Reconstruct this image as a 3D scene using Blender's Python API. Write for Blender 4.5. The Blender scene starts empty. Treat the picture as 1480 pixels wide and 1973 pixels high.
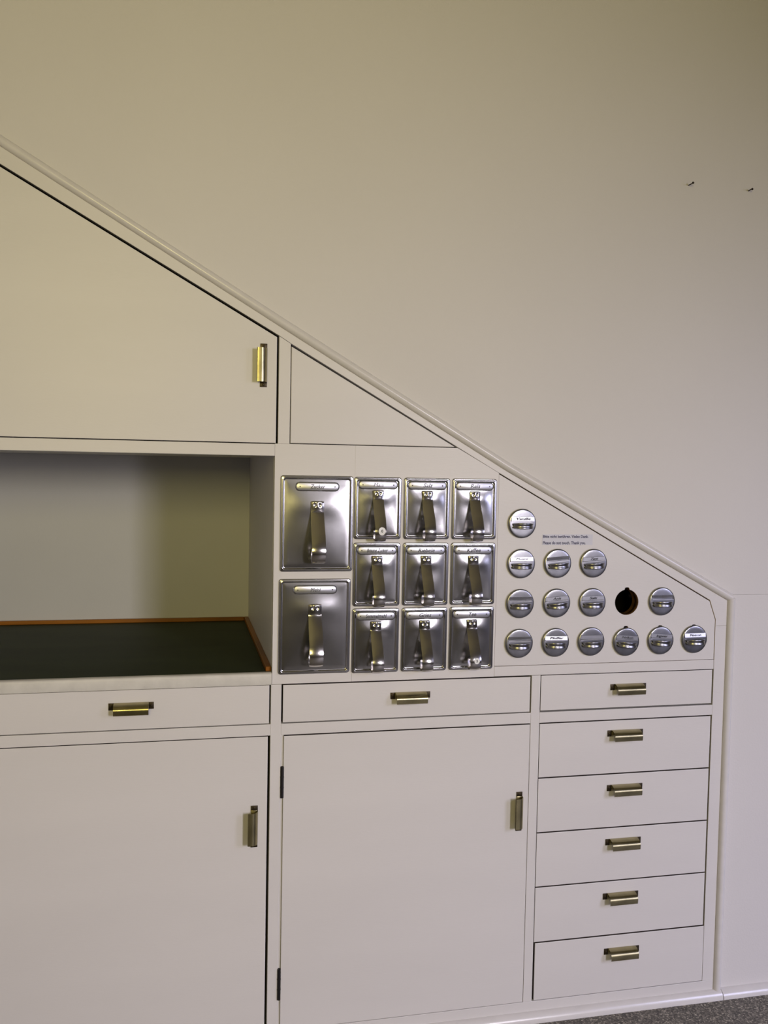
import bpy, bmesh, math, random
from mathutils import Vector, Matrix
random.seed(7)
S = bpy.context.scene
COL = S.collection
PI = math.pi

# ------------------------------------------------------------------ camera
cam_d = bpy.data.cameras.new('camera'); cam = bpy.data.objects.new('camera', cam_d); COL.objects.link(cam)
yaw, pit, roll = 0.22387, 0.049313, 0.018991
fwd = Vector((math.sin(yaw)*math.cos(pit), math.cos(yaw)*math.cos(pit), -math.sin(pit)))
rgt = Vector((math.cos(yaw), -math.sin(yaw), 0)); upv = rgt.cross(fwd)
r2 = rgt*math.cos(roll) + upv*math.sin(roll); u2 = -rgt*math.sin(roll) + upv*math.cos(roll)
m = Matrix((r2, u2, -fwd)).transposed().to_4x4(); m.translation = Vector((0, -1.93236, 1.29514))
cam.matrix_world = m
cam_d.sensor_fit = 'VERTICAL'; cam_d.sensor_height = 36; cam_d.sensor_width = 27
cam_d.lens = 1750/1973*36; cam_d.clip_start = 0.05
S.camera = cam

# ------------------------------------------------------------------ world, lights, exposure
w = bpy.data.worlds.new('world'); S.world = w; w.use_nodes = True
w.node_tree.nodes['Background'].inputs[0].default_value = (0.7, 0.8, 1, 1)
w.node_tree.nodes['Background'].inputs[1].default_value = 0.0
def area(name, loc, aim, sx, sy, power, col, spread=180):
    l = bpy.data.lights.new(name, 'AREA'); l.shape = 'RECTANGLE'; l.size = sx; l.size_y = sy
    l.energy = power; l.color = col; l.spread = math.radians(spread)
    o = bpy.data.objects.new(name, l); COL.objects.link(o); o.location = loc
    d = Vector(aim) - Vector(loc); o.rotation_euler = d.to_track_quat('-Z', 'Y').to_euler()
    return o
# cool sky light through the window in the right-hand wall, falling downward
area('daylight_right', (3.12, -2.3, 1.45), (1.8, 0.0, -0.20), 1.1, 1.1, 12.5, (1.0, 1.0, 1.5), 90)
# left window behind the photographer: light off sunlit foliage (yellow-green)
area('daylight_rear_foliage', (-0.55, -4.06, 1.95), (0.22, 0.0, 1.86), 0.8, 0.9, 9.8, (1.0, 0.86, 0.33), 86)
# right window behind the photographer: low cool sky light
area('daylight_rear_sky', (1.88, -4.06, 1.5), (-0.22, 0.0, -0.02), 0.56, 0.95, 18.2, (1.0, 0.93, 1.05), 78)
S.view_settings.view_transform = 'Standard'; S.view_settings.look = 'None'
S.view_settings.gamma = 1; S.view_settings.use_curve_mapping = False
S.view_settings.exposure = 0.06

# ------------------------------------------------------------------ materials
def mat(name, col, rough=0.5, metal=0.0, nscale=0, namp=0.0, bump=0.0, bscale=200, stretch=(1,1,1), coat=0, col2=None, spec=None):
    M = bpy.data.materials.new(name); M.use_nodes = True; nt = M.node_tree; b = nt.nodes['Principled BSDF']
    b.inputs['Base Color'].default_value = (*col, 1); b.inputs['Roughness'].default_value = rough; b.inputs['Metallic'].default_value = metal
    if coat: b.inputs['Coat Weight'].default_value = coat; b.inputs['Coat Roughness'].default_value = 0.15
    if spec is not None: b.inputs['Specular IOR Level'].default_value = spec
    tc = nt.nodes.new('ShaderNodeTexCoord'); mp = nt.nodes.new('ShaderNodeMapping'); mp.inputs['Scale'].default_value = stretch
    nt.links.new(tc.outputs['Object'], mp.inputs['Vector'])
    if nscale:
        n = nt.nodes.new('ShaderNodeTexNoise'); n.inputs['Scale'].default_value = nscale; n.inputs['Detail'].default_value = 5
        nt.links.new(mp.outputs[0], n.inputs['Vector'])
        mx = nt.nodes.new('ShaderNodeMix'); mx.data_type = 'RGBA'
        c2 = col2 if col2 else tuple(max(0, c*(1-namp)) for c in col)
        mx.inputs[6].default_value = (*col, 1); mx.inputs[7].default_value = (*c2, 1)
        cr = nt.nodes.new('ShaderNodeValToRGB'); cr.color_ramp.elements[0].position = .35; cr.color_ramp.elements[1].position = .7
        nt.links.new(n.outputs['Fac'], cr.inputs[0]); nt.links.new(cr.outputs[0], mx.inputs[0]); nt.links.new(mx.outputs[2], b.inputs['Base Color'])
    if bump:
        n2 = nt.nodes.new('ShaderNodeTexNoise'); n2.inputs['Scale'].default_value = bscale; n2.inputs['Detail'].default_value = 3
        nt.links.new(mp.outputs[0], n2.inputs['Vector'])
        bp = nt.nodes.new('ShaderNodeBump'); bp.inputs['Strength'].default_value = bump; bp.inputs['Distance'].default_value = 0.001
        nt.links.new(n2.outputs['Fac'], bp.inputs['Height']); nt.links.new(bp.outputs[0], b.inputs['Normal'])
    return M
PAINT = mat('cream_enamel_paint', (0.71, 0.685, 0.655), 0.42, nscale=3, namp=0.04, bump=0.13, bscale=160, stretch=(0.5, 1, 2.5))
WALL = mat('painted_plaster', (0.70, 0.675, 0.645), 0.6, nscale=1.5, namp=0.04, bump=0.3, bscale=220)
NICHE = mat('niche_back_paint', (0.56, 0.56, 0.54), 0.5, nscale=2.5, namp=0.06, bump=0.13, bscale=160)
NOSE = mat('worn_cream_edge', (0.68, 0.66, 0.60), 0.45, nscale=30, namp=0.12, bump=0.4, bscale=120)
LINO = mat('dark_green_linoleum', (0.027, 0.040, 0.014), 0.6, spec=0.22, nscale=9, namp=0.35, bump=0.1, bscale=300, stretch=(0.4, 1, 1))
WOOD = mat('varnished_orange_wood', (0.36, 0.125, 0.006), 0.4, spec=0.3, nscale=9, namp=0.6, bump=0.1, bscale=80, stretch=(0.3, 0.3, 1))
RAWWOOD = mat('raw_wood_edge', (0.22, 0.10, 0.02), 0.7, nscale=60, namp=0.6)
ALU = mat('tarnished_aluminium', (0.52, 0.515, 0.51), 0.2, 1.0, nscale=14, namp=0.22, bump=0.12, bscale=22)
ALUH = mat('polished_aluminium', (0.60, 0.58, 0.56), 0.16, 1.0, nscale=25, namp=0.12)
ALUC = mat('satin_aluminium', (0.32, 0.32, 0.325), 0.28, 1.0, nscale=35, namp=0.25)
ALUL = mat('label_aluminium', (0.52, 0.52, 0.52), 0.36, 1.0, nscale=40, namp=0.12)
BRASS = mat('aged_nickel_brass', (0.40, 0.355, 0.195), 0.26, 1.0, nscale=30, namp=0.35)
DARKB = mat('tarnish_and_reflection_brass', (0.06, 0.045, 0.025), 0.45, 0.8, nscale=40, namp=0.3)  # dark metal of nails and rivets, also the painted reflection on pull ears
BLACK = mat('dark_iron', (0.012, 0.010, 0.010), 0.5, 0.3)
INK = mat('black_ink', (0.02, 0.02, 0.022), 0.5)
NAVY = mat('navy_print', (0.05, 0.05, 0.11), 0.5)
FILM = mat('clear_tape_film', (0.70, 0.70, 0.76), 0.12, coat=.5)
STICK = mat('white_sticker', (0.85, 0.85, 0.84), 0.4)
EDGE = mat('grime_and_gap_shade_edge', (0.045, 0.03, 0.022), 0.8)  # grimy edges, coloured darker still so the gaps look shaded
GLOSS = mat('glossy_cream_bead_paint', (0.71, 0.685, 0.655), 0.24, nscale=40, namp=0.05, bump=0.2, bscale=90, stretch=(0.6, 1, 1))
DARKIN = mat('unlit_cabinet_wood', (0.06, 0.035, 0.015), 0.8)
CEIL = mat('ceiling_distemper', (0.74, 0.70, 0.54), 0.7)
ROOM = mat('dull_room_wall', (0.34, 0.315, 0.27), 0.7)
def floor_mat():
    M = mat('speckled_grey_terrazzo', (0.10, 0.095, 0.085), 0.55, bump=0.3, bscale=300)
    nt = M.node_tree; b = nt.nodes['Principled BSDF']
    tc = nt.nodes.new('ShaderNodeTexCoord'); v = nt.nodes.new('ShaderNodeTexVoronoi'); v.inputs['Scale'].default_value = 300
    nt.links.new(tc.outputs['Object'], v.inputs['Vector'])
    cr = nt.nodes.new('ShaderNodeValToRGB'); e = cr.color_ramp.elements
    e[0].position = 0; e[0].color = (0.045, 0.040, 0.033, 1); e[1].position = 1; e[1].color = (0.46, 0.42, 0.34, 1)
    k = e.new(0.45); k.color = (0.115, 0.105, 0.088, 1); k = e.new(0.8); k.color = (0.20, 0.182, 0.15, 1)
    sp = nt.nodes.new('ShaderNodeSeparateColor'); nt.links.new(v.outputs['Color'], sp.inputs[0]); nt.links.new(sp.outputs[0], cr.inputs[0])
    nt.links.new(cr.outputs[0], b.inputs['Base Color']); return M
FLOOR = floor_mat()

# ------------------------------------------------------------------ object helpers
ORG = {}                                     # world origin of every object built
def link(o, org, parent=None):
    org = Vector(org); COL.objects.link(o); ORG[o.name] = org
    if parent is not None: o.parent = parent; o.location = org - ORG[parent.name]
    else: o.location = org
    return o
def tag(o, label=None, cat=None, group=None, kind=None):
    if label: o['label'] = label
    if cat: o['category'] = cat
    if group: o['group'] = group
    if kind: o['kind'] = kind
    return o
def thing(name, org, label, cat, group=None):
    return tag(link(bpy.data.objects.new(name, None), org), label, cat, group)
def obj(name, bm, material, parent=None, smooth=False, kind=None, label=None):
    """bm holds world coordinates; the origin is moved to its bounding-box centre"""
    xs = [v.co for v in bm.verts]
    lo = Vector([min(c[i] for c in xs) for i in range(3)]); hi = Vector([max(c[i] for c in xs) for i in range(3)])
    c = (lo+hi)/2
    bmesh.ops.translate(bm, verts=bm.verts, vec=-c); bmesh.ops.recalc_face_normals(bm, faces=bm.faces)
    me = bpy.data.meshes.new(name); bm.to_mesh(me); bm.free(); me.materials.append(material)
    if smooth:
        me.polygons.foreach_set('use_smooth', [True]*len(me.polygons))
        if smooth != 'all': me.set_sharp_from_angle(angle=math.radians(40))
    o = bpy.data.objects.new(name, me); link(o, c, parent); tag(o, label, None, None, kind)
    return o
def box(bm, x0, x1, y0, y1, z0, z1, bev=0.0):
    r = bmesh.ops.create_cube(bm, size=1, matrix=Matrix.Translation(((x0+x1)/2, (y0+y1)/2, (z0+z1)/2)) @ Matrix.Diagonal((x1-x0, y1-y0, z1-z0, 1)))
    if bev:
        es = list({e for v in r['verts'] for e in v.link_edges})
        bmesh.ops.bevel(bm, geom=es, offset=bev, segments=2, profile=0.5, affect='EDGES')
    return bm
def Box(*a, **k): return box(bmesh.new(), *a, **k)
def plate(poly, y0=0.0, depth=0.018, bev=0.0012):
    """flat board standing in the cupboard face: outline (x, z), front at y0"""
    bm = bmesh.new(); vs = [bm.verts.new((x, y0, z)) for x, z in poly]; f = bm.faces.new(vs)
    r = bmesh.ops.extrude_face_region(bm, geom=[f])
    bmesh.ops.translate(bm, verts=[g for g in r['geom'] if isinstance(g, bmesh.types.BMVert)], vec=(0, depth, 0))
    bmesh.ops.recalc_face_normals(bm, faces=bm.faces)
    if bev:
        es = [e for e in bm.edges if all(abs(v.co.y-y0) < 1e-6 for v in e.verts)]
        bmesh.ops.bevel(bm, geom=es, offset=bev, segments=2, profile=0.5, affect='EDGES')
    return bm
def raw_edges(o, m, ymin=0.0022):
    """unpainted board edges behind the painted face; EDGE colours in grime and gap shade"""
    o.data.materials.append(m)
    for p in o.data.polygons:
        if abs(p.normal.y) < .3 and (p.center.y + ORG[o.name].y) > ymin: p.material_index = 1
    return o
def rect(x0, x1, z0, z1): return [(x0, z0), (x1, z0), (x1, z1), (x0, z1)]
def holed(outer, holes, y0=0.0, depth=0.018):
    cu = bpy.data.curves.new('tmp', 'CURVE'); cu.dimensions = '2D'; cu.fill_mode = 'BOTH'; cu.extrude = depth/2
    for lp in [outer]+holes:
        s = cu.splines.new('POLY'); s.points.add(len(lp)-1); s.use_cyclic_u = True
        for p, (x, z) in zip(s.points, lp): p.co = (x, z, 0, 1)
    o = bpy.data.objects.new('tmp', cu); COL.objects.link(o)
    me = bpy.data.meshes.new_from_object(o.evaluated_get(bpy.context.evaluated_depsgraph_get()))
    bpy.data.objects.remove(o); bm = bmesh.new(); bm.from_mesh(me); bpy.data.meshes.remove(me)
    for v in bm.verts: v.co = Vector((v.co.x, y0+depth/2-v.co.z, v.co.y))
    bmesh.ops.remove_doubles(bm, verts=bm.verts, dist=1e-6)
    return bm
def text_bm(body, size, x, y, z, align='CENTER', shear=0.0, depth=0.0002, width=None, bold=0.0):
    cu = bpy.data.curves.new('tmp', 'FONT'); cu.body = body; cu.size = size; cu.align_x = align; cu.align_y = 'CENTER'
    cu.shear = shear; cu.extrude = depth; cu.offset = bold; cu.resolution_u = 2
    o = bpy.data.objects.new('tmp', cu); COL.objects.link(o)
    me = bpy.data.meshes.new_from_object(o.evaluated_get(bpy.context.evaluated_depsgraph_get()))
    bpy.data.objects.remove(o); bm = bmesh.new(); bm.from_mesh(me); bpy.data.meshes.remove(me)
    if width and bm.verts:
        wx = max(v.co.x for v in bm.verts)-min(v.co.x for v in bm.verts); k = width/wx
        for v in bm.verts: v.co.x *= k
    for v in bm.verts: v.co = Vector((x+v.co.x, y-v.co.z, z+v.co.y))
    return bm
def sweep(path, prof, normal, closed_prof=True):
    """prof: (a, b) offsets, a along in-plane normal, b along `normal`; mitred at the corners"""
    bm = bmesh.new(); n = Vector(normal); rings = []
    P = [Vector(p) for p in path]
    for i, p in enumerate(P):
        d0 = (P[i]-P[i-1]).normalized() if i else (P[1]-P[0]).normalized()
        d1 = (P[i+1]-P[i]).normalized() if i < len(P)-1 else d0
        s0, s1 = n.cross(d0), n.cross(d1); s = (s0+s1).normalized(); k = 1/max(.3, s.dot(s0))
        rings.append([bm.verts.new(p + s*a*k + n*b) for a, b in prof])
    q = len(prof)
    for A, B in zip(rings, rings[1:]):
        for j in range(q if closed_prof else q-1): bm.faces.new((A[j], A[(j+1) % q], B[(j+1) % q], B[j]))
    if closed_prof: bm.faces.new(rings[0]); bm.faces.new(rings[-1])
    return bm
def disc(bm, c, r, axis_y, depth, n=16, dome=0.0):
    x, y, z = c; rings = []
    prof = [(r, 0), (r, -depth*0.6), (r*0.85, -depth)] + ([(r*0.45, -depth-dome)] if dome else [])
    for rr, dy in prof: rings.append([bm.verts.new((x+rr*math.cos(t), y+dy, z+rr*math.sin(t))) for t in [2*PI*i/n for i in range(n)]])
    for A, B in zip(rings, rings[1:]):
        for j in range(n): bm.faces.new((A[j], A[(j+1) % n], B[(j+1) % n], B[j]))
    bm.faces.new(rings[-1]); bm.faces.new(rings[0])
    return bm

# ------------------------------------------------------------------ the room
ZF, ZC = 0.010, 2.90
XL, XR, YB = -1.0, 3.2, -4.15
TRIM_IN = [(-1.0, 2.290), (-0.344, 1.908), (0.209, 1.586), (0.72, 1.292), (1.291, 0.991)]   # lower edge of the sloping bead
def rake(x):
    for (a, b), (c, d) in zip(TRIM_IN, TRIM_IN[1:]):
        if x <= c: return b + (d-b)*(x-a)/(c-a)
    return TRIM_IN[-1][1]
tag(obj('floor', Box(XL-.2, XR+.2, YB-.2, 0.8, ZF-.1, ZF), FLOOR), kind='structure')
tag(obj('ceiling', Box(XL-.2, XR+.2, YB-.2, 0.8, ZC, ZC+.1), CEIL), kind='structure')
tag(obj('wall_left', Box(XL-.1, XL, YB-.2, 0.8, ZF, ZC), WALL), kind='structure')
tag(obj('wall_right', Box(XR, XR+.1, YB-.2, 0.8, ZF, ZC), ROOM), kind='structure')
tag(obj('wall_rear', Box(XL, XR, YB-.1, YB, ZF, ZC), ROOM), kind='structure')
SEAM = 1.0045
wb = obj('wall_back', plate([(x, z+.0115) for x, z in TRIM_IN] + [(1.3005, SEAM), (XR, SEAM), (XR, ZC), (XL, ZC)], 0.002, 0.1, 0.0), WALL)
tag(wb, kind='structure')
obj('wall_panel', plate(rect(1.3005, XR, ZF, SEAM-.0006), 0.0045, 0.08, 0.0015), WALL, wb)
# beads: half-round moulding up the slope, then down the side
R_B = 0.0098
hr = [(R_B*math.cos(t), R_B*1.05*math.sin(t)) for t in [PI*i/10 for i in range(11)]] + [(-R_B, -.004), (R_B, -.004)]
path = [(x, 0.001, z+.0113) for x, z in TRIM_IN[:-1]] + [(1.3008, 0.001, 0.997)]
tag(obj('trim_1', sweep(path, hr, (0, -1, 0)), GLOSS, smooth=True), kind='structure')
tag(obj('trim_2', sweep([(1.3008, 0.001, 0.9965), (1.3008, 0.001, ZF)], hr, (0, -1, 0)), GLOSS, smooth=True), kind='structure')
# quarter-round along the foot of the right-hand wall
def quarter(x0, x1, y, r, h, mtl, name, parent=None):
    n = 8; prof = [(y, ZF), (y, ZF+h)] + [(y-r*math.sin(t*PI/2/n), ZF+h*math.cos(t*PI/2/n)) for t in range(1, n+1)]
    bm = bmesh.new(); A = [bm.verts.new((x0, a, b)) for a, b in prof]; B = [bm.verts.new((x1, a, b)) for a, b in prof]
    q = len(prof)
    for j in range(q): bm.faces.new((A[j], A[(j+1) % q], B[(j+1) % q], B[j]))
    bm.faces.new(A); bm.faces.new(B)
    return obj(name, bm, mtl, parent, smooth=True)
tag(quarter(1.3122, XR, 0.0045, 0.0210, 0.020, GLOSS, 'baseboard_right'), kind='structure')
# windows of the room, behind and beside the photographer (out of the frame)
def window(name, axis, c, u0, u1, z0, z1, inward):
    o = tag(link(bpy.data.objects.new(name, None), (c if axis == 'x' else (u0+u1)/2, c if axis == 'y' else (u0+u1)/2, z0)), kind='structure')
    def b(a0, a1, q0, q1, d=.05):
        lo, hi = sorted((c, c+inward*d))
        return Box(lo, hi, a0, a1, q0, q1, bev=.004) if axis == 'x' else Box(a0, a1, lo, hi, q0, q1, bev=.004)
    for a in ((u0-.07, u0, z0-.07, z1+.07), (u1, u1+.07, z0-.07, z1+.07)): obj('jamb', b(*a), PAINT, o)
    for a in ((u0, u1, z0-.07, z0), (u0, u1, z1, z1+.07)): obj('rail', b(*a), PAINT, o)
    obj('glazing_bar', b((u0+u1)/2-.012, (u0+u1)/2+.012, z0, z1, .1), PAINT, o)
    return o
window('window_1', 'x', XR, -2.85, -1.75, 0.90, 2.0, -1)
window('window_2', 'y', YB, -0.93, -0.15, 1.5, 2.4, 1)
window('window_3', 'y', YB, 1.57, 2.19, 1.05, 1.95, 1)

# two nails left in the wall
for i, (x, z, ln, tilt) in enumerate([(1.150, 1.961, .021, .03), (1.3065, 1.962, .017, -.05)]):
    bm = bmesh.new()
    bmesh.ops.create_cone(bm, cap_ends=True, segments=8, radius1=.0013, radius2=.0013, depth=ln, matrix=Matrix.Translation((x, .004-ln/2, z)) @ Matrix.Rotation(PI/2+tilt, 4, 'X'))
    bmesh.ops.create_cone(bm, cap_ends=True, segments=10, radius1=.0026, radius2=.0026, depth=.0015, matrix=Matrix.Translation((x, .004-ln, z+tilt*ln/2)) @ Matrix.Rotation(PI/2+tilt, 4, 'X'))
    tag(obj('nail', bm, DARKB), ['left one of the two dark nails in the bare upper wall', 'right one of the two dark nails, near the edge of the upper wall'][i], 'nail', 'nails in the upper wall')

# ------------------------------------------------------------------ the built-in cupboard
CB = thing('built_in_cupboard', (0.15, 0.3, ZF), 'cream painted built-in cupboard with doors, drawers and niche under the sloping bead', 'cupboard')
XC = -0.985
def doorline(x): return 1.568 + (0.204-x)*0.5566
def part(name, bm, m=PAINT, smooth=False, label=None): return obj(name, bm, m, CB, smooth, label=label)
# face frame
lower = [(XC, doorline(XC)+.001), (0.2065, 1.5678), (0.2315, 1.5525), (0.7005, 1.2885), (1.2438, 0.9922), (1.2608, 0.9462), (1.2608, 0.93)]
part('sloping_rail', plate([(XC, rake(XC)), (-0.344, 1.908), (0.209, 1.586), (0.72, 1.292), (1.291, 0.991), (1.291, 0.93)] + lower[::-1], bev=.0008))
part('stile', plate([(0.2065, 1.341), (0.2312, 1.341), (0.2312, 1.552), (0.2065, 1.567)], bev=.0005))
part('rail', plate(rect(XC, 0.2005, 1.3145, 1.3400), bev=.0012))
part('rail', plate(rect(0.7035, 1.2600, 0.8252, 0.8482), bev=.0009))
part('stile', plate(rect(0.1985, 0.2213, 0.0545, 0.8240), bev=.0009))
part('stile', plate(rect(0.7948, 0.8165, 0.0545, 0.8245), bev=.0007))
part('stile', plate(rect(1.2608, 1.2908, 0.0545, 0.9298), bev=.0005))
part('stile', plate(rect(-0.400, -0.3735, 0.0545, 0.8235)))
part('stile', plate([(-0.400, 1.3405), (-0.3735, 1.3405), (-0.3735, doorline(-.3735)+.0005), (-0.400, doorline(-.400)+.0005)]))
for a, b in ((-0.3735, 0.1985), (0.2213, 0.7948), (0.8165, 1.2608), (XC, -0.400)):
    part('rail', plate(rect(a, b, 0.7136, 0.7383), bev=.0009))
part('bottom_rail', plate(rect(XC, 1.2908, 0.026, 0.0543), bev=.0007))
quarter(XC, 1.3096, 0.0, 0.017, 0.021, GLOSS, 'base_moulding', CB)
part('hinge_rebate', Box(0.2213, 0.2276, 0.0045, 0.012, 0.0545, 0.7125))
part('fixed_panel', plate([(0.2330, 1.5468), (0.2330, 1.3425), (0.5995, 1.3425)], 0.0008, bev=.0014), label='triangular fixed panel')
# carcass and niche lining
part('side_board', Box(0.2003, 0.2145, 0.0185, 0.685, 0.03, 1.338))
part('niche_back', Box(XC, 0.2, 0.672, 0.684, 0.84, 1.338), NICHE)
part('niche_ceiling', Box(XC, 0.2, 0.0185, 0.671, 1.3147, 1.332))
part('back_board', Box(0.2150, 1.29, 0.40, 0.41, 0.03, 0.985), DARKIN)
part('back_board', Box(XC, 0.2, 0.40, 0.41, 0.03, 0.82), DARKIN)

# pull handles: a flat plate with ears and a curved cover; local x along, local y out (-), local z down
def pull_bm(cx, cz, vertical=False, L=0.091, W=0.0705, drop=0.0215, dep=0.0205):
    bm = bmesh.new()
    for u0, u1 in ((-L/2, -W/2), (-W/2, W/2), (W/2, L/2)): box(bm, u0, u1, -0.0016, 0, -0.0145, 0, bev=.0003)
    n = 9; prof = [(0.0, -0.0008)]
    for i in range(n+1):
        t = i/n*PI/2; prof.append((-dep*math.sin(t)*0.98-.001, 0.0005-(drop*0.62)*(1-math.cos(t))))
    prof.append((-dep, -drop))
    th = .0011; rows = []
    for k, xx in enumerate((-W/2, W/2)):
        rows.append(([bm.verts.new((xx, y, z)) for y, z in prof], [bm.verts.new((xx*.999, min(y+th, -.0002), z-th)) for y, z in prof]))
    (a, ai), (b, bi) = rows; q = len(prof)
    for j in range(q-1):
        bm.faces.new((a[j], a[j+1], b[j+1], b[j])); bm.faces.new((ai[j], bi[j], bi[j+1], ai[j+1]))
        bm.faces.new((a[j], ai[j], ai[j+1], a[j+1])); bm.faces.new((b[j], b[j+1], bi[j+1], bi[j]))
    bm.faces.new((a[-1], ai[-1], bi[-1], b[-1])); bm.faces.new((a[0], b[0], bi[0], ai[0]))
    for sx in (-1, 1): disc(bm, (sx*(L/2-.0052), -.0016, -.0072), .0027, True, .001, 10, .0004)
    R = Matrix.Rotation(PI/2, 4, 'Y') if vertical else Matrix.Identity(4)     # vertical: closed side to the right
    bmesh.ops.transform(bm, verts=bm.verts, matrix=Matrix.Translation((cx, 0, cz)) @ R)
    return bm
def pull(parent, cx, ztop, vertical=False):
    o = obj('pull_handle', pull_bm(cx, ztop, vertical), BRASS, parent, smooth=True, label='aged brass pull handle')
    o.data.materials.append(DARKB)
    for p in o.data.polygons:
        c = p.center + ORG[o.name]
        if c.y > -0.0040 and p.normal.y > -2:
            u = (c.z-ztop) if vertical else (c.x-cx)
            if abs(u) > 0.0353: p.material_index = 1  # ears take a dark colour in place of the dark they reflect
    return o
def drawer(x0, x1, z0, z1, cx, ztop, y=0.0):
    d = raw_edges(part('drawer', plate(rect(x0, x1, z0, z1), y, bev=.0009)), EDGE); pull(d, cx, ztop); return d
drawer(-0.3728, 0.1953, 0.7402, 0.8232, -0.0905, 0.797)
drawer(0.2247, 0.7917, 0.7408, 0.8222, 0.508, 0.7975)
drawer(0.8180, 1.2572, 0.7422, 0.8236, 1.037, 0.798)
zs = [0.7125, 0.5842, 0.4552, 0.3263, 0.1942, 0.0560]
for i, (cx, zt) in enumerate(((1.033, .6885), (1.036, .558), (1.0365, .428), (1.0345, .297), (1.0415, .1625))):
    x0 = 0.8178 if i < 4 else 0.8205; x1 = 1.2572 if i < 4 else 1.2598
    drawer(x0, x1, zs[i+1]+(.0013 if i < 4 else 0), zs[i]-.0015, cx, zt, y=0.0 if i < 4 else -.0006)
drawer(XC, -0.4015, 0.7402, 0.8232, -0.69, 0.797)
def door(poly, handle=None, y=0.0, hinges=()):
    d = raw_edges(part('door', plate(poly, y, bev=.0011)), EDGE)
    if handle: pull(d, handle[0], handle[1], True)
    for x, z0, z1 in hinges:
        bm = bmesh.new(); bmesh.ops.create_cone(bm, cap_ends=True, segments=12, radius1=.0038, radius2=.0038, depth=z1-z0, matrix=Matrix.Translation((x, -.0005, (z0+z1)/2)))
        for q in (1, 2): bmesh.ops.create_cone(bm, cap_ends=True, segments=12, radius1=.0042, radius2=.0042, depth=.002, matrix=Matrix.Translation((x, -.0005, z0+(z1-z0)*q/3)))
        obj('hinge', bm, BLACK, d, smooth=True, label='dark iron hinge barrel')
    return d
door([(-0.3725, 1.3418), (0.2022, 1.3418), (0.2022, doorline(.2022)-.0045), (-0.3725, doorline(-.3725)-.0045)], (0.1815, 1.504), 0.0)
door([(XC, 1.3418), (-0.4010, 1.3418), (-0.4010, doorline(-.401)-.0045), (XC, doorline(XC)-.0045)])
door(rect(-0.3725, 0.1935, 0.0550, 0.7116), (0.1735, 0.517), 0.001)
door(rect(0.2275, 0.7940, 0.0553, 0.7110), (0.7790, 0.510), 0.0, [(0.2250, 0.576, 0.6445), (0.2240, 0.1265, 0.1955)])
door(rect(XC, -0.4015, 0.0550, 0.7116), None, 0.001)

# ---- scoops: 2 large, 9 small
BIG = [('Zucker', 0.2922, 1.1710, .158, .207), ('Mehl', 0.2905, 0.9490, .157, .207)]
SX = [(0.3725, 0.4785), (0.4835, 0.5890), (0.5935, 0.6985)]
SZ = [(1.1375, 1.2735), (0.9905, 1.1305), (0.8435, 0.9865)]
WORDS = [['Mais', 'Salz', 'Reis'], ['Braune Zucker', 'Riebele', 'Kaffee'], ['Semmelmehl', 'Gries', 'Tee']]
def rhole(x0, x1, z0, z1, r=.006):
    pts = []
    for cx, cz, a in ((x1-r, z1-r, 0), (x0+r, z1-r, PI/2), (x0+r, z0+r, PI), (x1-r, z0+r, 1.5*PI)):
        pts += [(cx+r*math.cos(a+k*PI/6), cz+r*math.sin(a+k*PI/6)) for k in range(4)]
    return pts
hA = [rhole(x-w/2+.010, x+w/2-.010, z-h/2+.010, z+h/2-.010) for _, x, z, w, h in BIG]
hB = [rhole(a+.010, b-.010, c+.010, d-.010) for a, b in SX for c, d in SZ]
part('scoop_board', holed([(0.2008, 0.8252), (0.3739, 0.8252), (0.3739, 1.3407), (0.2008, 1.3407)], hA))
part('scoop_board', holed([(0.3743, 0.8252), (0.7031, 0.8252), (0.7031, 1.2865), (0.6045, 1.3407), (0.3743, 1.3407)], hB))
def rr_ring(w, h, r, n=8):
    r = max(r, 1e-4); pts = []
    for sx, sz, a in ((1, 1, 0), (-1, 1, PI/2), (-1, -1, PI), (1, -1, 1.5*PI)):
        pts += [(sx*(w/2-r)+r*math.cos(a+k*PI/2/n), sz*(h/2-r)+r*math.sin(a+k*PI/2/n)) for k in range(n+1)]
    return pts
def subdiv(pts, k):                          # extra points on the straight sides so the dish can undulate
    out = []; q = len(pts)
    for i in range(q):
        a, b = pts[i], pts[(i+1) % q]; d = math.dist(a, b); s = k if d > .02 else 1
        out += [(a[0]+(b[0]-a[0])*t/s, a[1]+(b[1]-a[1])*t/s) for t in range(s)]
    return out
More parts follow.
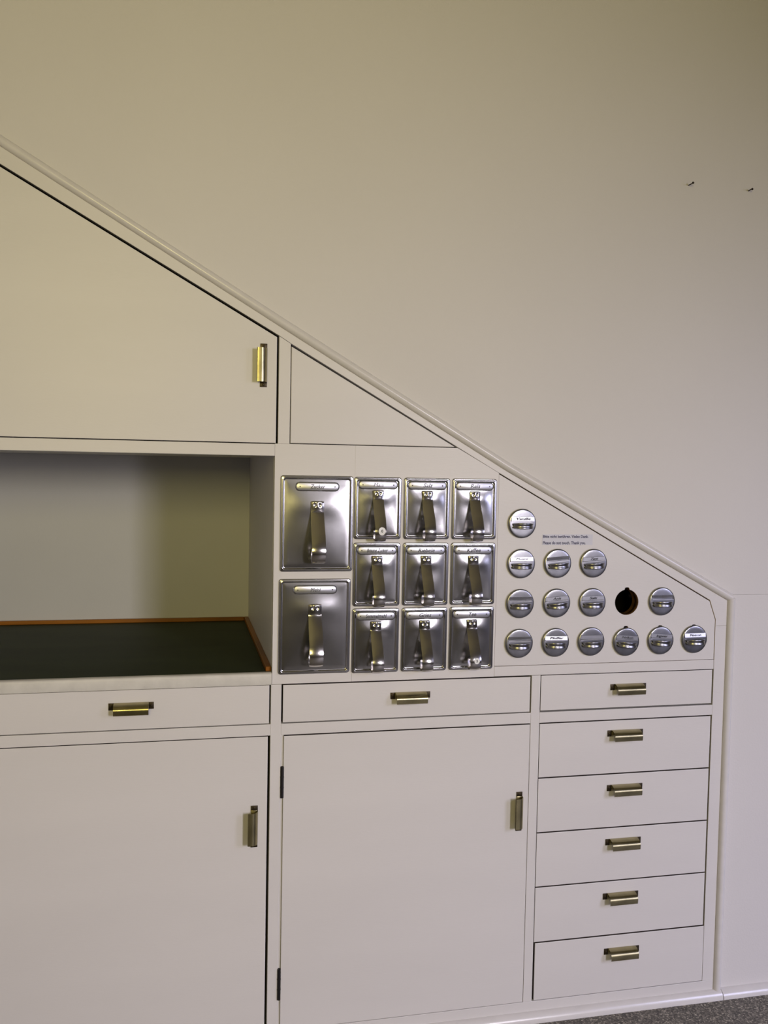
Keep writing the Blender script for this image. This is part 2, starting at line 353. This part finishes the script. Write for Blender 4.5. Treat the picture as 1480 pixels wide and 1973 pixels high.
def scoop_front(W, H, seed):
    """pressed sheet front: rolled rim, flat flange, step back to a dished field; local coords, -y out"""
    rnd = random.Random(seed); ph = [rnd.uniform(0, 6) for _ in range(4)]
    prof = [(0, -.0002), (.0003, -.0020), (.0012, -.0032), (.0024, -.0035), (.0040, -.0034), (.0050, -.0041), (.0059, -.0040),
            (.0066, -.0030), (.0070, -.0010), (.0077, -.0003), (.0092, -.0004), (.0125, -.0008)]
    bm = bmesh.new(); rings = []
    for off, y in prof: rings.append([bm.verts.new((x, y, z)) for x, z in subdiv(rr_ring(W-2*off, H-2*off, max(.0062-off*.2, .004)), 10)])
    base = subdiv(rr_ring(W-.025, H-.025, .0030), 10); yb = prof[-1][1]; N = 12
    for i in range(1, N+1):
        s = 1-i/N; ring = []
        for x, z in base:
            X, Z = x*s, z*s; u, v = X/(W/2-.0125), Z/(H/2-.0125)
            d = .0026*(1-u*u)*(1-v*v) + .0005*math.sin(u*3.1+ph[0])*math.sin(v*2.7+ph[1])*(1-u**4)*(1-v**4)
            d += .0018*math.exp(-((v-.42)/.22)**2)*(1-u*u)
            ring.append((X, yb-d, Z))
        rings.append([bm.verts.new(ring[0])] if i == N else [bm.verts.new(p) for p in ring])
    for A, B in zip(rings, rings[1:]):
        q = len(A)
        for j in range(q):
            if len(B) == 1: bm.faces.new((A[j], A[(j+1) % q], B[0]))
            else: bm.faces.new((A[j], A[(j+1) % q], B[(j+1) % q], B[j]))
    return bm
def stadium(bm, cx, cz, y, W, H, th):
    rings = []
    for off, yy in ((-.0014, .0012), (-.0002, -.0002), (.0006, -th*.75), (.0016, -th)):
        w, h = W-2*off, H-2*off; rings.append([bm.verts.new((cx+x, y+yy, cz+z)) for x, z in rr_ring(w, h, h*.46, 6)])
    for A, B in zip(rings, rings[1:]):
        for j in range(len(A)): bm.faces.new((A[j], A[(j+1) % len(A)], B[(j+1) % len(B)], B[j]))
    bm.faces.new(rings[-1])
    return bm
def strap(pts, widths, th=.0016, ncurve=6, cup=.0012):
    """pts: (d out, z); Catmull-Rom, swept as a slightly crowned band"""
    P = [Vector((a, b)) for a, b in pts]; E = [P[0]*2-P[1]] + P + [P[-1]*2-P[-2]]; path = []; wd = []
    for i in range(1, len(E)-2):
        for k in range(6):
            t = k/6; a, b, c, d = E[i-1], E[i], E[i+1], E[i+2]
            path.append(0.5*((2*b)+(c-a)*t+(2*a-5*b+4*c-d)*t*t+(3*b-a-3*c+d)*t**3)); wd.append(widths[i-1]*(1-t)+widths[i]*t)
    path.append(P[-1]); wd.append(widths[-1])
    bm = bmesh.new(); rings = []
    for i, p in enumerate(path):
        t = (path[min(i+1, len(path)-1)]-path[max(i-1, 0)]).normalized(); n = Vector((-t.y, t.x))     # outward side
        ring = []
        for s, side in ((1, 1), (-1, -1)):
            for k in range(ncurve+1):
                u = (-1+2*k/ncurve)*s; x = u*wd[i]/2; off = (th/2)*side*(-1) - cup*(1-u*u)*-1
                q = p - n*off*-1 if False else p + n*(th/2*side + cup*(1-u*u))
                ring.append(bm.verts.new((x, -q.x, q.y)))
        rings.append(ring)
    q = len(rings[0])
    for A, B in zip(rings, rings[1:]):
        for j in range(q): bm.faces.new((A[j], A[(j+1) % q], B[(j+1) % q], B[j]))
    bm.faces.new(rings[0]); bm.faces.new(rings[-1])
    return bm
def at(bm, x, y, z): bmesh.ops.translate(bm, verts=bm.verts, vec=(x, y, z)); return bm
def make_scoop(W, H, cx, cz, word, big, label, group, seed):
    t = thing('scoop_drawer', (cx, -.002, cz-H/2), label, 'scoop', group)
    obj('front_plate', at(scoop_front(W, H, seed), cx, 0, cz), ALU, t, smooth='all')
    obj('scoop_body', Box(cx-W/2+.012, cx+W/2-.012, .001, .16, cz-H/2+.013, cz+H/2-.02), ALU, t)
    top = cz+H/2; k = 1.2 if big else 1.0
    lz = top-(.0238 if big else .0172); lw, lh = (.0925, .0172) if big else (.0855, .0165)
    yl = -.0030
    lp = obj('label_plate', stadium(bmesh.new(), cx, lz, yl, lw, lh, .0016), ALUL, t, smooth=True)
    tb = text_bm(word, .0120, cx, yl-.0018, lz, shear=.25, bold=0 if 'M' in word else .0002, width=min(.047, .0051*len(word)+.002)); obj('lettering', tb, INK, lp)
    for s in (-1, 1):
        obj('rivet', disc(bmesh.new(), (cx+s*(lw/2-.0085), yl-.0015, lz), .0014, True, .0007, 8, .0003), DARKB, lp)
    z0 = top-(.0545 if big else .0285)
    # mounting tab with two spot-weld dimples, then the strap handle
    tw = .0235*k; tab = bmesh.new(); A = []
    for i in range(13):
        zz = z0-.0205*k*i/12; row = []
        for j in range(21):
            u = -1+j/10; bow = (1-u*u); y = -.0055-.0018*bow-(.0006 if 0 < i < 12 else -.003)
            for s in (-.36, .36): y += .0026*math.exp(-(((u-s)/.17)**2+((i-4)/1.5)**2)) - .0009*math.exp(-(((u-s)/.42)**2+((i-4)/3.2)**2))
            row.append(tab.verts.new((cx+u*tw/2*(0.9 if i == 0 else 1), y, zz - .0055*k*(1-bow)*(i/12)**2)))
        A.append(row)
    for a, b in zip(A, A[1:]):
        for j in range(20): tab.faces.new((a[j], a[j+1], b[j+1], b[j]))
    hd = obj('handle', at(strap([(.0050, -.013*k), (.0062, -.022*k), (.0150, -.040*k), (.0270, -.060*k), (.0355, -.077*k), (.0385, -.090*k), (.0350, -.1030*k), (.0262, -.1088*k), (.0172, -.1045*k), (.0125, -.0930*k), (.0120, -.086*k)],
        [w_*k for w_ in (.0215, .0235, .0245, .0250, .0245, .0245, .0245, .0240, .0235, .0220, .019)]), cx, 0, z0), ALUH, t, smooth=True)
    obj('mounting_tab', tab, ALUH, t, smooth='all')
    if word in ('Mais', 'Tee'):               # little round white number sticker on the bend of the handle
        r_ = .0078 if word == 'Mais' else .0062; zz = z0-.087; st = bmesh.new(); rr = []
        for a_ in (r_, 0):
            rr.append([st.verts.new((cx+.002+a_*math.cos(2*PI*q/20), -.0412+(a_*math.sin(2*PI*q/20))**2*14, zz+a_*math.sin(2*PI*q/20)*1.12)) for q in range(20 if a_ else 1)])
        for q in range(20): st.faces.new((rr[0][q], rr[0][(q+1) % 20], rr[1][0]))
        so = obj('number_sticker', st, STICK, t, label='small round white number sticker')
        obj('lettering', text_bm('0' if word == 'Mais' else '2', .0085 if word == 'Mais' else .0075, cx+.002, -.0413, zz, bold=.0002), INK, so)
    return t
BL = ['large aluminium scoop labelled Zucker, upper of the two big ones beside the niche', 'large aluminium scoop labelled Mehl, lower of the two big ones beside the niche']
for i, (wd, x, z, W, H) in enumerate(BIG): make_scoop(W, H, x, z, wd, True, BL[i], 'large scoops beside the niche', 3+i)
rown = ['top', 'middle', 'bottom']; coln = ['left', 'middle', 'right']
for r in range(3):
    for c in range(3):
        (a, b), (z0, z1) = SX[c], SZ[r]; wd = WORDS[r][c]
        make_scoop(b-a, z1-z0, (a+b)/2, (z0+z1)/2, wd, False, 'small aluminium scoop labelled %s, %s row, %s column of the nine' % (wd, rown[r], coln[c]), 'nine small aluminium scoops', 10+r*3+c)

# ---- spice panel, its holes and round canisters
CX = [0.7601+.0887*i for i in range(6)]; CZ = [1.1727-.0911*j for j in range(4)]
caps = [(0, 0), (0, 1), (1, 1), (2, 1), (0, 2), (1, 2), (2, 2), (4, 2), (0, 3), (1, 3), (2, 3), (3, 3), (4, 3), (5, 3)]
def keyhole(cx, cz, r=.0300, top=.0350):
    pts = []; a0 = math.asin(.0065/r)
    for k in range(31):
        t = PI/2+a0+(2*PI-2*a0)*k/30; pts.append((cx+r*math.cos(t), cz+r*math.sin(t)))
    pts += [(cx+.0055, cz+top-.0017), (cx+.003, cz+top), (cx-.003, cz+top), (cx-.0055, cz+top-.0017)]
    return pts
holes = [keyhole(CX[c], CZ[r], top=.0350 if (c, r) in ((3, 2), (3, 3), (4, 3), (5, 3)) else .0318) for c, r in caps + [(3, 2)]]
sp = part('spice_panel', holed([(0.7036, 0.8495), (1.2590, 0.8495), (1.2590, 0.9455), (1.2424, 0.9900), (0.7036, 1.2840)], holes))
bm = bmesh.new(); hp = keyhole(CX[3], CZ[2], .0300); rows = [[bm.verts.new((x, y, z)) for x, z in hp] for y in (.0012, .0185, .030)]
for A, B in zip(rows, rows[1:]):
    for j in range(len(A)): bm.faces.new((A[j], A[(j+1) % len(A)], B[(j+1) % len(B)], B[j]))
raw_edges(sp, RAWWOOD, 0.0008)
obj('hole_edge', bm, RAWWOOD, sp, smooth=True, label='raw brown wood inside the empty hole')
capw = {(0, 0): 'Vanille', (0, 1): 'Muskat', (1, 1): '', (2, 1): 'Zimt', (0, 2): '', (1, 2): 'Anis', (2, 2): 'Salz', (4, 2): '', (0, 3): '', (1, 3): 'Pfeffer', (2, 3): '', (3, 3): 'Nelken', (4, 3): 'Ingwer', (5, 3): 'Natron'}
cang = {(1, 1): 4, (2, 1): 3, (1, 2): 4, (3, 3): -5, (4, 3): -4, (2, 2): 1, (1, 3): -1, (5, 3): 1}
def make_cap(c, r, label):
    # dropped slightly in their holes, the last three show the notch
    dz = {(3, 3): -.0016, (4, 3): -.0003, (5, 3): .0004}.get((c, r), .0012)
    x0, z0 = CX[c], CZ[r]+dz; R = .0335
    t = thing('spice_canister', (x0, 0, z0), label, 'canister', 'round spice canisters in the sloping panel')
    rnd = random.Random(c*7+r); tx, tz = rnd.uniform(-.015, .015), rnd.uniform(-.015, .015)
    M = Matrix.Translation((x0, -.0030, z0)) @ Matrix.Rotation(math.radians(-cang.get((c, r), 0)), 4, 'Y') @ Matrix.Rotation(tx, 4, 'X') @ Matrix.Rotation(tz, 4, 'Z')
    bm = bmesh.new(); n = 48; prof = [(R-.001, .0008), (R, 0), (R-.0001, -.0008), (R-.0008, -.0018), (R-.0018, -.0024), (R-.0030, -.0028), (R-.0038, -.0029)]
    rings = [[bm.verts.new((rr*math.cos(2*PI*i/n), y, rr*math.sin(2*PI*i/n))) for i in range(n)] for rr, y in prof]
    m = 8; Ri = R-.0038
    for k in range(1, m+1):
        rr = Ri*(1-k/m); ring = []
        for i in range(n if k < m else 1):
            X, Z = rr*math.cos(2*PI*i/n), rr*math.sin(2*PI*i/n); ring.append(bm.verts.new((X, -.0030-.0002*(1-(rr/Ri)**2), Z)))
        rings.append(ring)
    for A, B in zip(rings, rings[1:]):
        q = len(A)
        for j in range(q):
            if len(B) == 1: bm.faces.new((A[j], A[(j+1) % q], B[0]))
            else: bm.faces.new((A[j], A[(j+1) % q], B[(j+1) % q], B[j]))
    bm.transform(M); obj('lid', bm, ALUC, t, smooth=True)
    # shallow label band across the lid, tilted back so it takes its own reflection
    lw = .0545; tl = {(0, 0): .0009, (0, 1): .0008, (1, 3): .0008, (5, 3): .0008, (1, 1): -.0018, (0, 2): -.0018, (0, 3): -.0020, (4, 2): -.0018}.get((c, r), -.0003); bm = bmesh.new()
    pr = [(-.0030, .0155), (-.0046+tl*.3, .0150), (-.0046-tl, .0066), (-.0058, .0056), (-.0058, .0048), (-.0030, .0046)]
    A = [bm.verts.new((-lw/2, y, z)) for y, z in pr]; B = [bm.verts.new((lw/2, y, z)) for y, z in pr]
    for j in range(len(pr)): bm.faces.new((A[j], A[(j+1) % len(pr)], B[(j+1) % len(pr)], B[j]))
    bm.faces.new(A); bm.faces.new(B[::-1]); bm.transform(M); lb = obj('label_band', bm, ALUL, t)
    w = capw[(c, r)]
    if w:
        bm = text_bm(w, .0075, 0, -.0049-max(tl, 0), .0107, shear=.25, bold=0 if w[0] in 'MN' else .00015, width=min(.036, .0045*len(w)+.002)); bm.transform(M); obj('lettering', bm, INK, lb)
    # bow handle: a rounded band arching out from both sides
    bm = bmesh.new(); ns = 18; rings = []
    sec = [(.0004, .0074), (.0012, .0073), (.0019, .0064), (.0014, .0040), (.0003, .0008), (.0003, -.0016), (.0014, -.0044), (.0019, -.0064), (.0012, -.0074), (.0002, -.0075), (-.0006, -.0064), (-.0012, 0), (-.0006, .0064)]
    for i in range(ns+1):
        a = PI*i/ns; X = -.0225*math.cos(a); Y = -.0030-.0170*math.sin(a)**0.8 if 0 < i < ns else -.0026
        k = .5+.5*math.sin(a)**.6 if 0 < i < ns else .5
        nrm = Vector((-math.cos(a)*.8, -math.sin(a), 0)).normalized()
        rings.append([bm.verts.new((X+nrm.x*p, Y+nrm.y*p, -.0046+q*k*.92)) for p, q in sec])
    for A, B in zip(rings, rings[1:]):
        for j in range(len(sec)): bm.faces.new((A[j], A[(j+1) % len(sec)], B[(j+1) % len(sec)], B[j]))
    bm.faces.new(rings[0]); bm.faces.new(rings[-1]); bm.transform(M); obj('handle', bm, ALUC, t, smooth='all')
    bm = bmesh.new(); bmesh.ops.create_cone(bm, cap_ends=True, segments=24, radius1=.0255, radius2=.0255, depth=.11, matrix=Matrix.Translation((x0, .056, z0-dz*.6)) @ Matrix.Rotation(PI/2, 4, 'X'))
    obj('canister_body', bm, ALU, t, smooth=True)
    return t
rw = ['top', 'second', 'third', 'bottom']; on = ['first', 'second', 'third', 'fourth', 'fifth', 'sixth']
special = {(0, 0): 'round aluminium spice canister on its own at the top of the sloping panel',
           (4, 2): 'round aluminium spice canister just right of the empty hole',
           (2, 2): 'round aluminium spice canister just left of the empty hole',
           (3, 3): 'round aluminium spice canister right below the empty hole, bow handle tilted',
           (5, 3): 'round aluminium spice canister at the right end of the bottom row'}
for c, r in caps:
    make_cap(c, r, special.get((c, r), 'round aluminium spice canister, %s from the left in the %s row' % (on[c], rw[r])))

# notice on the panel
nt_ = tag(obj('notice_strip', plate(rect(0.8110, 0.9350, 1.1250, 1.1492), -.0006, .0005, 0), FILM), 'clear printed notice strip stuck above the round canisters', 'notice')
def child_text(body, x, z, width):
    bm = text_bm(body, .0092, x, -.0008, z, align='LEFT', depth=.00008, bold=.00025, width=width)
    mn = min(v.co.x for v in bm.verts); bmesh.ops.translate(bm, verts=bm.verts, vec=(x-mn, 0, 0)); obj('lettering', bm, NAVY, nt_)
child_text('Bitte nicht berühren. Vielen Dank.', .8125, 1.1440, .1115)
child_text('Please do not touch. Thank you.', .8125, 1.1295, .1050)

# ------------------------------------------------------------------ worktop in the niche
WT = thing('worktop', (-0.3, .3, .826), 'dark green linoleum worktop with rounded cream front edge inside the niche', 'worktop')
obj('board', Box(XC, 0.1995, 0.0085, 0.671, 0.8265, 0.8493), DARKIN, WT)
obj('linoleum_top', Box(XC, 0.1995, 0.0080, 0.671, 0.8494, 0.8506), LINO, WT)
pr = [(.0079, .8246), (-.0035, .8246), (-.0058, .8258), (-.0066, .8290), (-.0066, .8450), (-.0060, .8480), (-.0042, .8500), (-.0010, .8509), (.0079, .8509)]
bm = bmesh.new(); A = [bm.verts.new((XC, y, z)) for y, z in pr]; B = [bm.verts.new((0.1992, y, z)) for y, z in pr]
for j in range(len(pr)): bm.faces.new((A[j], A[(j+1) % len(pr)], B[(j+1) % len(pr)], B[j]))
bm.faces.new(A); bm.faces.new(B)
obj('front_edge', bm, NOSE, WT, smooth=True)
obj('edging_strip', Box(XC, 0.1875, 0.6595, 0.6712, 0.8507, 0.8610, bev=.0015), WOOD, WT, label='varnished orange wood strip')
bm = Box(0.1878, 0.1998, 0.0125, 0.6712, 0.8507, 0.8610, bev=.0015); obj('edging_strip', bm, WOOD, WT, label='varnished orange wood strip')
